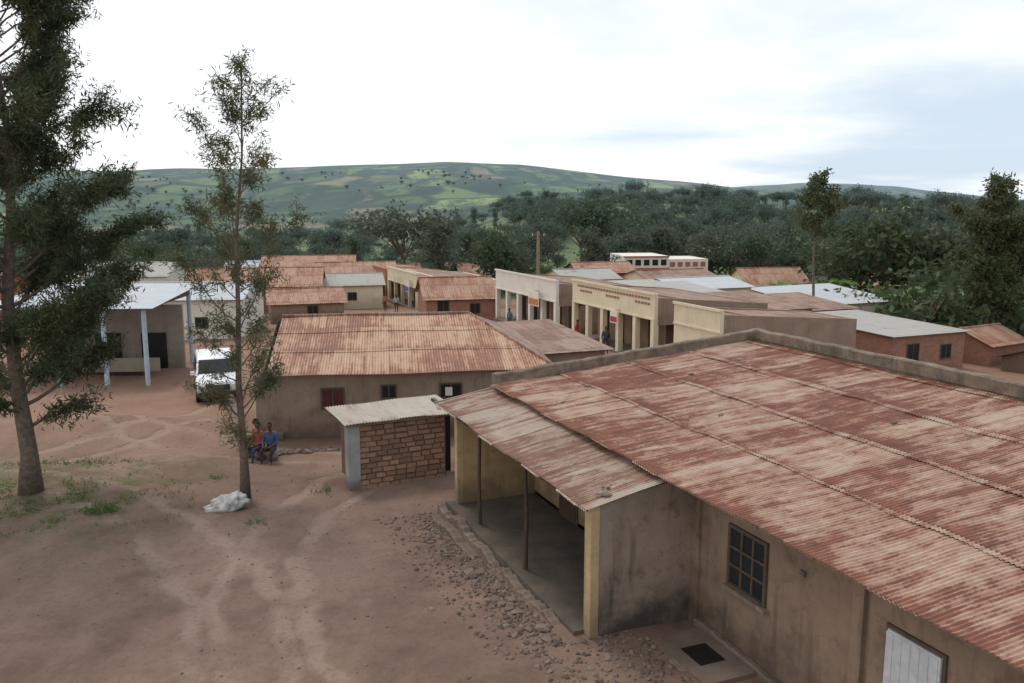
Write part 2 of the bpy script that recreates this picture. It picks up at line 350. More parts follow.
b=MB(); rag(b,(1.35,8.11),(9.85,8.11),.22,-.6,3.14,3.86,m_cap,70); rag(b,(9.71,8.0),(9.71,YN),.24,3.6,3.88,3.88,m_cap,160)
b.obj("parapets",E,smooth=False)
b=MB(); b.box(.14,2.1,0,.2,-.4,2.47,m_wallend,2.78); b.obj("porch_end_wall",E)
b=MB(); b.box(-.02,.14,-.02,.22,-.5,2.44,m_yel2); b.box(0,.14,7.1,7.3,-.6,2.4,m_yel2); b.box(.14,2.1,7.1,7.3,.1,2.45,m_yel,2.7)
b.obj("porch_piers",E)
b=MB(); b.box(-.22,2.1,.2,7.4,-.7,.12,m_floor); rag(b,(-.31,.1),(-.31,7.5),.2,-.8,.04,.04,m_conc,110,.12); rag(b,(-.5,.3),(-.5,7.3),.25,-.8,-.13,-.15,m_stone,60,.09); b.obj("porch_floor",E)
b=MB(); b.tube([(.03,2.9,.1),(.05,2.9,1.3),(.02,2.92,2.42)],[.05,.045,.04],m_wood,8); b.tube([(.04,5.6,.1),(.03,5.62,1.3),(.05,5.6,2.42)],[.045,.04,.04],m_wood,8); 
b.box(-.05,.05,.1,9.1,2.33,2.41,m_wood)
for yy in np.arange(.9,9,1.1): b.box(-.1,2.1,yy,yy+.06,2.36,2.40,m_woodl,2.76)
b.obj("porch_timbers",E)
b=MB()
for yy in (1.5,4.6): 
    b.box(2.06,2.1,yy,yy+.95,.13,2.1,m_frame); b.box(2.04,2.06,yy+.06,yy+.89,.13,2.04,m_wood)
b.box(2.05,2.1,3.1,3.9,1.1,1.9,m_frame); b.box(2.04,2.05,3.16,3.84,1.16,1.84,m_dark); b.obj("porch_doors",E)
b=MB()
y0,y1,z0,z1=-1.95,-1.08,1.2,2.16
b.box(2.085,2.1,y0,y1,z0,z1,m_glass)
b.box(2.05,2.1,y0-.06,y0,z0-.06,z1+.06,m_frame); b.box(2.05,2.1,y1,y1+.06,z0-.06,z1+.06,m_frame)
b.box(2.05,2.1,y0,y1,z1,z1+.06,m_frame); b.box(2.03,2.1,y0,y1,z0-.06,z0,m_frame)
for q in (1/3,2/3): yy=y0+(y1-y0)*q; b.box(2.06,2.085,yy-.02,yy+.02,z0,z1,m_frame)
for q in (.33,.66): zz_=z0+(z1-z0)*q; b.box(2.055,2.083,y0,y1,zz_-.018,zz_+.018,m_frame)
b.box(2.0,2.12,y0-.12,y1+.12,z0-.14,z0-.07,m_wall)
b.obj("window",E)
b=MB(); b.box(2.06,2.1,-5.35,-4.42,0,2.05,m_frame); b.box(2.03,2.06,-5.3,-4.47,.02,2.0,m_wdoor)
for i in range(6): yy=-5.27+i*.14; b.box(2.02,2.03,yy,yy+.11,.05,1.97,m_wdoor)
b.box(2.06,2.1,-2.85,-2.75,2.02,2.10,m_conc); b.obj("door",E)
b=MB(); b.box(1.0,1.97,-2.0,-.4,-.3,.05,m_conc); b.box(1.5,1.97,-4.3,-2.0,-.3,-.02,m_conc); rag(b,(.95,-1.95),(.95,-.4),.14,-.3,-.03,.0,m_stone,30,.05); b.box(1.25,1.75,-1.5,-.9,.05,.053,m_dark); b.obj("concrete_apron",E)
R=corr("main_roof",m_roof,23.0,[0,1.95,3.95,5.95,8.0,8.33],E,0,.0845,loc=(1.25,8.0,2.84),rot=(0,0,-math.pi/2))
corr("porch_roof",m_roofp,8.3,[0,1.75],E,0,.19,loc=(-.2,8.15,2.44),rot=(0,0,-math.pi/2),jag=.06)
b=MB(); b.box(1.45,1.53,YN,7.9,2.72,2.8,m_woodl)
for yy in np.arange(YN+.5,-.3,1.2): b.box(1.42,9.5,yy,yy+.06,2.74,2.80,m_woodl,3.46)
b.obj("rafters",E)
b=MB()
for (x,y,r) in [(3.2,6.3,.07),(3.3,4.6,.07),(5.8,5.6,.07),(4.2,2.2,.08),(6.5,-.2,.08),(7.6,6.1,.07),(2.0,5.3,.05),(.35,.1,.10),(.5,.35,.06)]:
    z=2.84+.0845*(x-1.3) if x>1.3 else 2.44+.19*(x+.2)
    for q in range(3): b.rock((x+q*.08*random.uniform(-1,1.5),y+q*.06,z+.03),r*(1-.25*q),m_stone,.45)
b.obj("roof_stones",E)
# ---------------------------------------------------------------- brick shed
S=empty("mud_brick_shed",(-4.25,22.85,-.1),math.radians(27))
b=MB(); b.box(0.02,2.6,.03,.2,-.6,1.62,m_mortar); b.box(.02,.2,.2,1.9,-.6,1.72,m_mortar); b.box(2.45,2.6,.2,1.9,-.6,1.72,m_mortar); b.box(.2,2.6,1.75,1.9,-.6,1.72,m_mortar)
b.obj("wall_core",S)
b=MB(); r=0; z=-.45
while z<1.5:
    x=.03+(0.17 if r%2 else 0)
    if r%2: b.box(.03,.185,0,.05,z,z+.12,m_brick)
    while x<2.5:
        wd=min(.33+random.uniform(-.06,.06),2.6-x); jz=random.uniform(-.016,.016); d=random.uniform(-.025,.022)
        if wd>.08: b.box(x,x+wd-.04,d,.06,z+jz,z+.12+jz*.5+random.uniform(-.012,.008),m_brick)
        x+=wd
    z+=.155; r+=1
b.obj("bricks",S)
b=MB(); b.box(-.32,0.02,-.03,.3,-.6,1.6,wallmat("grey_pier",(.36,.37,.35),(.25,.24,.22),(.12,.09,.07),-.4,.8)); b.box(2.6,3.0,.6,.7,-.5,1.7,m_dark); b.obj("corner_pier",S)
b=MB(); b.box(-.4,2.75,-.12,-.06,1.58,1.66,m_woodl); b.obj("eave_beam",S)
corr("shed_roof",m_roofshed,3.5,[0,2.05],S,0,.05,loc=(-.5,-.3,1.68),wl=.09,amp=.012)
# ---------------------------------------------------------------- house 2 (hip roof)
A2=math.radians(8.3)
E2=empty("rusty_roof_house",(-8.2,28.2,0),A2)
L2=9.6
b=MB(); b.box(-.55,L2,.35,.6,-1.2,1.72,m_house2); b.box(-.55,-.3,.6,9.5,-1.5,1.7,m_house2); b.box(L2-.25,L2,.6,9.5,-1.5,1.7,m_house2); b.box(-.55,L2,9.5,9.7,-1.5,1.7,m_house2)
b.poly([(-.3,.6,1.7),(-.3,9.5,1.7),(-.3,5.2,3.05)],m_house2)
b.box(-.9,.35,0,.35,-1.2,-.25,m_conc)
b.obj("walls",E2)
def win(b,x0,x1,z0,z1,y,m,fr=m_frame):
    b.box(x0,x1,y-.03,y,z0,z1,m); b.box(x0-.06,x1+.06,y-.05,y-.03,z1,z1+.06,fr); b.box(x0-.06,x1+.06,y-.07,y-.03,z0-.06,z0,fr)
    b.box(x0-.06,x0,y-.05,y,z0,z1,fr); b.box(x1,x1+.06,y-.05,y,z0,z1,fr); b.box((x0+x1)/2-.02,(x0+x1)/2+.02,y-.045,y-.03,z0,z1,fr)
b=MB(); win(b,1.7,2.4,.55,1.2,.35,m_red); win(b,3.75,4.2,.85,1.25,.35,m_dark); win(b,5.8,6.5,.8,1.25,.35,m_dark); b.box(5.95,6.2,.30,.318,.85,1.15,m_white); b.obj("windows",E2)
def slab(b,pts,mat,th=.02):
    b.poly(pts,mat); b.poly([(p[0],p[1],p[2]-th) for p in reversed(pts)],mat)
wl=.1; sub=6
xs=np.arange(-.15,10.0,wl/sub); 
def hipx(y): return 10.0-(y/5.4)*2.7
b=MB(); im=b.mi(m_roof2)
for c_ in range(3):
    ya,yb=[0,1.9,3.7,5.4][c_],[0,1.98,3.78,5.4][c_+1]
    k=len(b.v)
    for j in range(4):
        y=ya+(yb-ya)*j/3
        lim=hipx(y)
        for x in xs:
            xx=min(x,lim); b.v.append((float(xx),float(y),1.74+.255*y+.012*math.cos(x/wl*6.2832)+.02*(1-j/3)+.02*math.sin(x*1.1+y)))
    n=len(xs)
    for j in range(3):
        for i in range(n-1):
            q=k+j*n+i
            if xs[i]<hipx(ya+(yb-ya)*j/3): b.f.append((q,q+1,q+n+1,q+n)); b.m.append(im)
o=b.obj("roof_front",E2,smooth=True)
b=MB(); slab(b,[(10.0,0,1.74),(10.0,10.2,1.74),(7.3,5.4,3.12)],m_roofbr); slab(b,[(-.15,10.2,1.74),(-.15,5.4,3.12),(7.3,5.4,3.12),(10,10.2,1.74)],m_roofbr)
b.tube([(-.15,5.4,3.13),(7.3,5.4,3.13)],[.08,.08],m_roofbr,8); b.tube([(10.0,0,1.76),(7.3,5.4,3.13)],[.06,.06],m_roofbr,8); b.obj("roof_back",E2)
def gable(name,x,y,z,rot,w,d,h,rise,mw,mr,over=.3,mono=False,wins=(),base=1.5):
    e=empty(name,(x,y,0),math.radians(rot)); b=MB()
    b.box(0,w,0,.2,z-base,z+h,mw); b.box(0,.2,.2,d-.2,z-base,z+h,mw); b.box(w-.2,w,.2,d-.2,z-base,z+h,mw); b.box(0,w,d-.2,d,z-base,z+h,mw)
    if not mono:
        for xx in (0,w-.2):
            b.poly([(xx,0,z+h),(xx,d,z+h),(xx,d/2,z+h+rise)],mw); b.poly([(xx+.2,0,z+h),(xx+.2,d,z+h),(xx+.2,d/2,z+h+rise)],mw)
    else:
        for xx in (0,w-.2): b.poly([(xx,0,z+h),(xx,d,z+h),(xx,d,z+h+rise)],mw); b.poly([(xx+.2,0,z+h),(xx+.2,d,z+h),(xx+.2,d,z+h+rise)],mw)
        b.box(0,w,d-.2,d,z+h,z+h+rise,mw)
    b.obj("walls",e)
    b=MB(); x0,x1=-over,w+over
    if mono:
        s=rise/d; slab(b,[(x0,-over,z+h-over*s+.04),(x1,-over,z+h-over*s+.04),(x1,d+over,z+h+rise+over*s+.04),(x0,d+over,z+h+rise+over*s+.04)],mr,.04)
    else:
        s=rise/(d/2); zr=z+h+rise+.04; ze=z+h-over*s+.04
        slab(b,[(x0,-over,ze),(x1,-over,ze),(x1,d/2,zr),(x0,d/2,zr)],mr,.04); slab(b,[(x0,d+over,ze),(x0,d/2,zr),(x1,d/2,zr),(x1,d+over,ze)],mr,.04)
        b.tube([(x0,d/2,zr),(x1,d/2,zr)],[.09,.09],mr,6)
    b.obj("roof",e)
    b=MB()
    if not wins:
        wins=[(w*.18,w*.18+.9,.1,2.0,m_dark)]+([(w*.5,w*.5+.8,.9,1.6,m_dark)] if w>5 else [])+([(w*.78,w*.78+.8,.9,1.6,m_dark)] if w>7 else [])
    for (a,c,z0,z1,m) in wins:
        if z1<h-.05: win(b,a,c,z+z0,z+z1,0,m)
    if b.f: b.obj("openings",e)
    return e
gable("lean_to_store",0.9,33.6,-.9,22,3.2,6,2.5,.4,m_brn,m_roofbr,mono=True)
b=MB(); 
rag(b,(-12,35.2),(-9.2,28.3),.35,-1.6,-.4,-.3,m_conc,40,.05); rag(b,(-9.15,28.1),(-8.5,26.5),.45,-1.5,-.3,-.25,m_conc,20,.05)
for i in range(90):
    q=i/89; b.rock((lerp(-8.4,-5.8,q)+random.uniform(-.15,.15),lerp(26.5,27.2,q)+random.uniform(-.25,.25),ht(-7,26.8)+.03),random.uniform(.05,.14),m_stone)
b.obj("terrace_retaining_wall")
# ---------------------------------------------------------------- street shops on the grid
def shop(name,A0,A1,B0,dep,zb,zt,mw,msd,mr,n=4,band=1.15,rec=2.0,pw=.35,holes=None,blocked=False,sign=None,drop=.9):
    x,y=W(A0,B0); e=empty(name,(x,y,0),ROT); Lg=A1-A0; b=MB()
    b.box(0,.22,0,Lg,zt-band,zt,mw)
    b.box(-.08,-.002,-.05,Lg+.05,zt-.10,zt+.04,mw)
    b.box(-.05,-.002,0,Lg,zt-band,zt-band+.10,mw)
    b.obj("parapet",e)
    b=MB()
    if blocked: b.box(.02,.2,0,Lg,zb-1,zt-band,mw)
    else:
        for i in range(n+1):
            yy=i*(Lg-pw)/n; b.box(-.03,.3,yy,yy+pw,zb-1,zt-band,mw)
    b.obj("pillars",e)
    b=MB(); r=rec
    b.box(.22,dep,-.0,.2,zt-band-.3,zt-.25,msd,zt-drop); b.box(r,dep,0,.2,zb-1.5,zt-band-.3,msd)
    b.box(.22,dep,Lg-.2,Lg,zt-band-.3,zt-.25,msd,zt-drop); b.box(r,dep,Lg-.2,Lg,zb-1.5,zt-band-.3,msd)
    b.box(r,r+.2,.2,Lg-.2,zb-1,zt-.4,msd); b.box(dep-.2,dep,.2,Lg-.2,zb-1.5,zt-drop,msd)
    b.box(-.2,r,.0,Lg,zb-1.2,zb+.12,m_conc)
    b.obj("walls",e)
    b=MB()
    for i in range(n):
        yy=(i+.5)*(Lg-pw)/n
        if not blocked: b.box(r-.05,r,yy-.25,yy+.75,zb+.12,zb+2.1,random.choice([m_dark,m_wood,m_red]))
    if b.f: b.obj("doors",e)
    b=MB(); slab(b,[(.2,.2,zt-.35),(dep,.2,zt-drop-.05),(dep,Lg-.2,zt-drop-.05),(.2,Lg-.2,zt-.35)],mr,.04); b.obj("roof",e)
    if holes:
        b=MB()
        for rz in (0,1):
            for i in range(holes):
                yy=.5+i*(Lg-1.2)/holes
                if (i//5)%2==0 or rz==0: b.box(-.025,-.002,yy,yy+.26,zt-.42-rz*.3,zt-.28-rz*.3,m_brickfar)
        b.obj("vent_blocks",e)
    if sign:
        b=MB()
        for (yy,z0,w_,h_,c_) in sign:
            mm=plain("signboard",c_,.5,.1); b.box(-.5,-.44,yy,yy+w_,z0,z0+h_,m_white); b.box(-.515,-.5,yy+.06,yy+w_-.06,z0+.08,z0+h_*.5,mm); b.box(-.5,0,yy+w_/2,yy+w_/2+.04,z0+h_-.04,z0+h_,m_frame)
        b.obj("shop_sign",e)
    return e
shop("cream_arcade_shop",29.3,39.8,19.5,8,-1.6,2.5,m_cream,m_brn,m_roofbr,n=5,band=1.55,holes=26,sign=[(3.4,.35,.9,.8,(.35,.06,.06))])
shop("white_arcade_shop",42.4,54.2,19.5,8,-2.0,2.2,m_white,m_brn,m_roofbr,n=5,band=1.6,sign=[(2.0,.1,1.8,1.1,(.50,.18,.07))])
shop("cream_walled_shop",23.1,27.3,19.5,9,-1.4,2.25,m_cream,m_brn,m_roofbr,n=2,band=1.2,blocked=True)
shop("cream_corner_shop",69.5,81,17,9,-3.0,.75,m_cream,m_cream,m_roofbr,n=4,band=1.5,sign=[(1.0,-1.2,1.5,1.1,(.1,.15,.4))])
shop("orange_shop",82,92,17,9,-3.4,.4,m_org,m_brn,m_roofor,n=4,band=1.3)
shop("brick_shop",93,104,17,9,-3.8,.1,m_brickfar,m_brickfar,m_roofor,n=4,band=1.4,sign=[(3,-1.5,1.8,1.0,(.45,.08,.05))])
shop("red_brick_shop",105,120,17,9,-4,-.5,m_org,m_brickfar,m_roofor,n=5,band=1.4)
shop("orange_shop",122,140,17,9,-5.5,-1.4,m_org,m_org,m_roofor,n=5,band=1.4)
def gg(name,A,B,zb,w,d,h,rise,mw,mr,mono=False,rot=0,wins=()):
    x,y=W(A,B); return gable(name,x,y,zb,22.5+rot,w,d,h,rise,mw,mr,mono=mono,wins=wins)
gable("rusty_gable_house",-7.3,72,-2.3,12,6.0,7,1.9,1.5,m_brickfar,m_roofor,wins=[(1,1.9,.1,1.7,m_dark),(3.8,4.6,.6,1.4,m_dark)])
gg("brown_store",31,28,-2.2,4.5,7,3.1,.4,m_brn,m_roofbr,True)
gg("flat_roof_store",43,28.5,-2.6,6,8,3.3,.4,m_brn,m_roofgr,True)
gg("low_brown_store",35,34,-2.8,6,6,2.9,.5,m_brn,m_roofbr,True)
gable("red_brick_house",22.7,50,-3.0,23,6.0,9,2.75,.25,m_brickfar,m_roofgr,mono=True,wins=[(1.2,2.1,1.0,2.2,m_dark),(4,4.8,1.2,2.0,m_dark)])
gable("brown_roof_hut",30.8,54,-3.4,30,4,4,2.0,.8,m_brickfar,m_roofor)
gable("dark_roof_hut",32.5,49,-3.6,25,6,4,1.7,.7,m_brn,m_roofbr)
gable("white_roof_store",25.5,72,-3.6,25,10,8,2.6,.8,m_white,m_roofwh,mono=True)
gable("white_roof_store",20.5,60,-3.0,22,5,6,2.4,.5,m_brn,m_roofwh,mono=True)
gable("white_roof_store",40,78,-4.5,15,12,7,2.6,1.0,m_white,m_roofwh)
gable("grey_roof_house",14,70,-2.7,22,7,7,3.3,.6,m_cream,m_roofwh)
gable("grey_roof_house",44,66,-4.4,20,10,6,2.5,.8,m_brn,m_roofwh)
gable("tan_roof_house",29,104,-4.6,8,8,7,2.4,1.8,m_cream,m_roofor)
gable("long_yellow_house",14,84,-3.2,22,8,7,3.2,.8,m_cream,m_roofbr)
gable("small_grey_house",5.5,86,-2.9,20,6,6,2.9,.8,m_cream,m_roofgr)
gable("small_grey_house",8,100,-3.4,14,7,6,3.0,1.0,m_brn,m_roofor)
gable("long_yellow_house",-6.5,108,-3.8,10,7,6,2.6,1.2,m_cream,m_roofor)
# two storey far shop row
e=empty("two_storey_white_shop",(15.6,118,0),math.radians(8)); e.scale=(.79,1,1); b=MB()
b.box(0,8,0,8,-6,0.5,m_white); b.box(8,15.5,.5,8,-6,.0,m_white)
m_stripe=plain("red_fascia",(.42,.11,.08),.6); b.box(-.2,8.1,-.3,-.002,-1.5,-1.15,m_stripe); b.box(8.1,15.6,.2,.498,-1.9,-1.6,m_stripe); b.box(-.2,8.1,-.1,-.003,.3,.5,m_stripe)
for i in range(5): b.box(.4+i*1.55,1.4+i*1.55,-.05,-.002,-.8,.0,m_dark); b.box(.3+i*1.55,1.5+i*1.55,-.05,-.002,-4.2,-2.0,m_dark)
for i in range(5): b.box(8.5+i*1.4,9.4+i*1.4,.45,.498,-1.05,-.4,m_stripe)
b.obj("walls",e)
# ---------------------------------------------------------------- left side
E3=empty("market_shelter",(-24.6,39.6,0),math.radians(4)); m_post=plain("pale_blue_paint",(.42,.50,.55),.6,.15)
b=MB(); 
for x in (0.1,3.0,5.2,7.1):
    for y in (0,7): b.tube([(x,y,-2.2),(x,y,2.6+y*.05)],[.12,.12],m_post,8)
    b.box(x-.05,x+.05,0,7,2.55,2.7,m_frame,3.0,axis='y')
b.obj("posts",E3); b=MB(); slab(b,[(-.5,-.5,2.7),(7.7,-.5,2.7),(7.7,7.6,3.15),(-.5,7.6,3.15)],m_roofwh,.05); b.obj("roof",E3)
b=MB(); b.box(0,7.2,5.4,5.6,-2.2,2.2,m_stall); 
for x in (.6,2.6,5.0): b.box(x,x+1.3,5.3,5.398,-1.8,.7,m_dark)
b.box(1.2,5.8,3.0,3.9,-1.8,-.7,m_wood); b.box(.2,6.8,2.6,2.7,-.9,-.2,m_stall)
b.obj("stall",E3)
gable("white_roof_shed",-33,58,-1.9,5,14,8,2.9,.8,m_white,m_roofwh)
gable("brown_roof_house",-30,78,-2.8,10,12,8,2.8,1.4,m_org,m_roofor)
gable("orange_house",-22.5,98,-3.3,12,9,7,2.9,1.1,m_org,m_roofor,wins=[(1,2,.2,2,m_dark),(4,5,.2,2,m_dark),(7,8,.2,2,m_dark)])
gable("orange_house",-33,112,-3.8,10,12,8,3.2,1.2,m_org,m_roofor)
gable("white_house",-47,90,-3,5,10,8,3.0,1.2,m_white,m_roofgr)
gable("brown_roof_house",-55,70,-2.4,0,11,8,2.8,1.4,m_org,m_roofbr)
gable("brown_roof_house",-20,70,-2.5,18,6,6,1.9,.9,m_brn,m_roofor)
gable("grey_roof_house",-20,85,-2.9,14,7,6,2.4,.9,m_cream,m_roofgr)
gable("brown_roof_house",-24,130,-5.8,12,10,7,3.0,1.2,m_org,m_roofor)
gable("grey_roof_house",-42,124,-5,8,9,7,3.0,1.2,m_white,m_roofwh)
gable("brown_roof_house",-10,134,-6,12,9,7,3.0,1.3,m_brn,m_roofbr)
gable("white_house",46,112,-6,10,8,7,3.0,1.3,m_white,m_roofor)
gable("brown_roof_house",56,98,-6,10,9,7,3.0,1.3,m_brn,m_roofbr)
# ---------------------------------------------------------------- SUV
def suv(name,x,y,rot):
    z=ht(x,y); e=empty(name,(x,y,z),math.radians(rot))
    mp=plain("white_car_paint",(.72,.73,.74),.3,.04,3,.5); mt=plain("tyre_rubber",(.02,.02,.02),.8); mg=gt.m; ml=plain("headlamp",(.75,.76,.74),.15,.05); mr_=plain("tail_lamp",(.4,.02,.02),.3); mgr=plain("grille",(.05,.05,.05),.4); mh=plain("hubcap",(.4,.4,.4),.35)
    def prof(b,pts,x0,x1,mat,taper=0):
        k=len(b.v); n=len(pts); i=b.mi(mat)
        b.v+=[(x0+taper*max(0,(p[1]-1.05)),p[0],p[1]) for p in pts]+[(x1-taper*max(0,(p[1]-1.05)),p[0],p[1]) for p in pts]
        b.f.append(tuple(range(k,k+n))); b.m.append(i); b.f.append(tuple(k+2*n-1-q for q in range(n))); b.m.append(i)
        for q in range(n): b.f.append((k+q,k+n+q,k+n+(q+1)%n,k+(q+1)%n)); b.m.append(i)
    b=MB()
    prof(b,[(-2.2,.4),(-2.25,.75),(-2.15,.98),(-.95,1.1),(-.45,1.72),(-.2,1.80),(1.75,1.82),(2.1,1.7),(2.2,1.05),(2.22,.5),(2.1,.38)],-.88,.88,mp,.16)
    o=b.obj("body",e); md=o.modifiers.new("b",'BEVEL'); md.width=.06; md.segments=2; md.limit_method='ANGLE'; o.data.polygons.foreach_set('use_smooth',[True]*len(o.data.polygons))
    b=MB()
    b.poly([(-.78,-.92,1.14),(.78,-.92,1.14),(.70,-.49,1.69),(-.70,-.49,1.69)],mg)
    b.poly([(.72,2.21,1.12),(-.72,2.21,1.12),(-.68,2.13,1.62),(.68,2.13,1.62)],mg)
    for s in (-1,1):
        for (a,c) in ((-.62,.15),(.22,.98),(1.06,1.85)):
            b.poly([(s*.895,a,1.1),(s*.895,c,1.1),(s*.80,c,1.66),(s*.80,a+(.30 if a<0 else 0),1.66)],mg)
    b.obj("windows",e)
    b=MB(); b.box(-.45,.45,-2.28,-2.22,.62,.88,mgr); b.box(-.92,.92,-2.36,-2.2,.42,.58,mgr); b.box(-.9,.9,2.2,2.34,.45,.6,mgr)
    for s in (-1,1): b.box(s*.67-.16,s*.67+.16,-2.27,-2.2,.66,.88,ml); b.box(s*.8-.07,s*.8+.07,2.18,2.25,.8,1.2,mr_); b.box(s*1.0-.09,s*1.0+.09,-.85,-.72,1.1,1.26,mp)
    b.obj("trim",e)
    b=MB()
    for s in (-.80,.80):
        for yy in (-1.4,1.4):
            b.tube([(s-.13,yy,.37),(s-.10,yy,.37),(s+.10,yy,.37),(s+.13,yy,.37)],[.33,.37,.37,.33],mt,20); b.tube([(s-.14,yy,.37),(s+.14,yy,.37)],[.2,.2],mh,12)
    b.obj("wheels",e,smooth=False); return e
suv("parked_suv",-13.35,37.6,22)
# ---------------------------------------------------------------- sack
t=NT("woven_sack",.8); c=t.mix(t.mr(t.noise(t.tc.outputs['Object'],6,5),.4,.65),(.50,.49,.47),(.28,.25,.22)); t.bump(t.noise(t.tc.outputs['Object'],9,5),.6,.05); m_sack=t.col(c)
bm=bmesh.new(); bmesh.ops.create_icosphere(bm,subdivisions=4,radius=1)
for v in bm.verts:
    p=v.co; n=noise.noise(p*2.1)*.35+noise.noise(p*5)*.12; k=1+n
    v.co=Vector((p.x*.5*k*(1.1 if p.z<0 else .8),p.y*.36*k,max(-.1,p.z*.26*k+.12*(p.x>0)*p.x)))
me=D.meshes.new("white_sack"); bm.to_mesh(me); bm.free(); me.materials.append(m_sack); me.polygons.foreach_set('use_smooth',[True]*len(me.polygons))
o=D.objects.new("white_sack",me); scn.collection.objects.link(o); o.location=(-7.3,20.9,ht(-7.3,20.9)+.08); o.rotation_euler=(0,0,.3)
# ---------------------------------------------------------------- rubble along the porch
b=MB()
for i in range(1700):
    A=random.uniform(-2.2,7.8); off=abs(random.gauss(0,.6))+.12
    B=-.35-off if A>0 else random.uniform(-1.2,.9)
    x,y=W(A,B); 
    b.rock((x,y,ht(x,y)+.006),random.choice([.018,.022,.03,.04,.055])*random.uniform(.8,1.3),m_stone)
for i in range(18):
    A=random.uniform(.1,4); x,y=W(A,-.6-random.random()*.4); b.rock((x,y,ht(x,y)+.02),random.uniform(.09,.16),m_stone,.35)
for i in range(700):
    x=random.uniform(-15,3); y=random.uniform(10,30); b.rock((x,y,ht(x,y)+.003),random.uniform(.010,.034),m_stone)
b.obj("rubble")
# ---------------------------------------------------------------- foliage
def leafmat(name,c1,c2,c3,hz=False,tl=.3):
    t=NT(name,.65,.25); r=t.geo.outputs['Random Per Island']
    n=t.noise(t.geo.outputs['Position'],.9,3)
    c=t.mix(r,c1,c2); c=t.mix(t.mr(n,.45,.7,0,.7),c,c3)
    if hz: c=paint_haze(t,c)  # far foliage gets the haze as part of its leaf colour
    tr=t.n.new('ShaderNodeBsdfTranslucent'); t.set(tr.inputs[0],c); ms=t.n.new('ShaderNodeMixShader'); ms.inputs[0].default_value=tl
    t.col(c); t.l.new(t.b.outputs[0],ms.inputs[1]); t.l.new(tr.outputs[0],ms.inputs[2]); t.l.new(ms.outputs[0],t.n['Material Output'].inputs[0])
    return t.m
m_bark=plain("bark",(.15,.11,.085),.95,.4,9)
m_leaf=leafmat("feathery_leaf",(.038,.058,.026),(.10,.12,.06),(.14,.125,.055),tl=.3)
m_leaf2=leafmat("sparse_leaf",(.055,.075,.033),(.13,.14,.07),(.20,.14,.07),tl=.35)
def leaves(centers,n,spread,ln,wd,mat,name,parent,seed=1,droop=.3):
    r=np.random.default_rng(seed); C=np.repeat(np.array(centers),n,axis=0); M=len(C)
    C=C+r.normal(0,1,(M,3))*spread
    d=r.normal(0,1,(M,3)); d[:,2]-=droop; d/=np.linalg.norm(d,axis=1)[:,None]
    u=np.cross(d,r.normal(0,1,(M,3))); u/=np.linalg.norm(u,axis=1)[:,None]+1e-9
    l=ln*r.uniform(.6,1.4,(M,1)); w_=wd*r.uniform(.6,1.4,(M,1))
    Vv=np.stack([C,C+d*l*.5+u*w_,C+d*l,C+d*l*.5-u*w_],axis=1).reshape(-1,3)
    me=D.meshes.new(name); me.vertices.add(4*M); me.vertices.foreach_set('co',Vv.ravel()); me.loops.add(4*M); me.loops.foreach_set('vertex_index',np.arange(4*M))
    me.polygons.add(M); me.polygons.foreach_set('loop_start',np.arange(M)*4); me.polygons.foreach_set('loop_total',np.full(M,4)); me.update(); me.validate(); me.materials.append(mat)
    if parent is None and name.startswith('_'): return me
    o=D.objects.new(name,me); scn.collection.objects.link(o); o.parent=parent; return o
def tree(name,base,trunk,r0,t0,rad,nb,up,ntw,nleaf,mat,seed,ln=.15,wd=.022,spread=.12,twl=.75,ch=(.6,.85,1.0,1.15),inner=.25):
    random.seed(seed); e=empty(name,base); b=MB(); P=[Vector(p) for p in trunk]; n=len(P)
    def at(t):
        f=t*(n-1); i=min(n-2,int(f)); return P[i].lerp(P[i+1],f-i)
    rads=[max(.02,r0*(1-.93*(i/(n-1)))) for i in range(n)]; rads[0]*=1.35
    b.tube(P,rads,m_bark,10); cs=[]
    for i in range(nb):
        t=t0+(1-t0)*((i+random.random())/nb)**.9; s=at(t); az=i*2.399+random.uniform(-.6,.6); R=rad(t,az)*random.choice(ch)
        upa=up*random.uniform(.4,1.6); d=Vector((math.cos(az),math.sin(az),upa)); d.normalize(); R*=math.sqrt(1+upa*upa*.6)
        pts=[s]; p=s.copy(); seg=6
        for j in range(seg):
            d=(d+Vector((random.uniform(-.22,.22),random.uniform(-.22,.22),random.uniform(-.10,.2)))).normalized(); p=p+d*(R/seg); pts.append(p.copy())
        br=max(.012,r0*.28*(1-t*.7)); b.tube(pts,[br*(1-.14*j) for j in range(seg+1)],m_bark,5,False)
        nt_=max(3,int(ntw*R/2.5))
        for k in range(nt_):
            f=random.uniform(inner,1)*(seg); j=min(seg-1,int(f)); q=pts[j].lerp(pts[j+1],f-j)
            td=(d+Vector((random.gauss(0,.75),random.gauss(0,.75),random.gauss(.15,.5)))).normalized(); tl=random.uniform(.3,1)*twl*min(1,.4+R/2.5)
            pt2=q+td*tl; b.tube([q,q.lerp(pt2,.5)+Vector((0,0,.03)),pt2],[.01,.008,.004],m_bark,3,False)
            for z_ in np.linspace(.2,1.1,5): cs.append(tuple(q.lerp(pt2,float(z_))))
    b.obj("trunk_and_branches",e,smooth=True); leaves(cs,nleaf,spread,ln,wd,mat,"foliage",e,seed)
    return e
def r1(t,az):
    base=float(np.interp(t,[.15,.3,.5,.62,.8,.95,1],[2.6,3.7,3.3,4.1,3.2,1.5,.6]))
    return base*(.85+.22*math.sin(az*3+t*17))
z1=ht(-12.8,21.7)
tree("silky_oak_tree",(-12.8,21.7,z1-.1),[(0,0,0),(.05,0,1.2),(-.1,0,3),(-.2,.1,5.2),(.1,.1,7.5),(.25,0,9.5),(.1,0,11.5),(.3,0,13.8)],.25,.19,r1,88,.5,22,15,m_leaf,14,.19,.017,.10,.8,ch=(.45,.75,1.0,1.2),inner=.4)
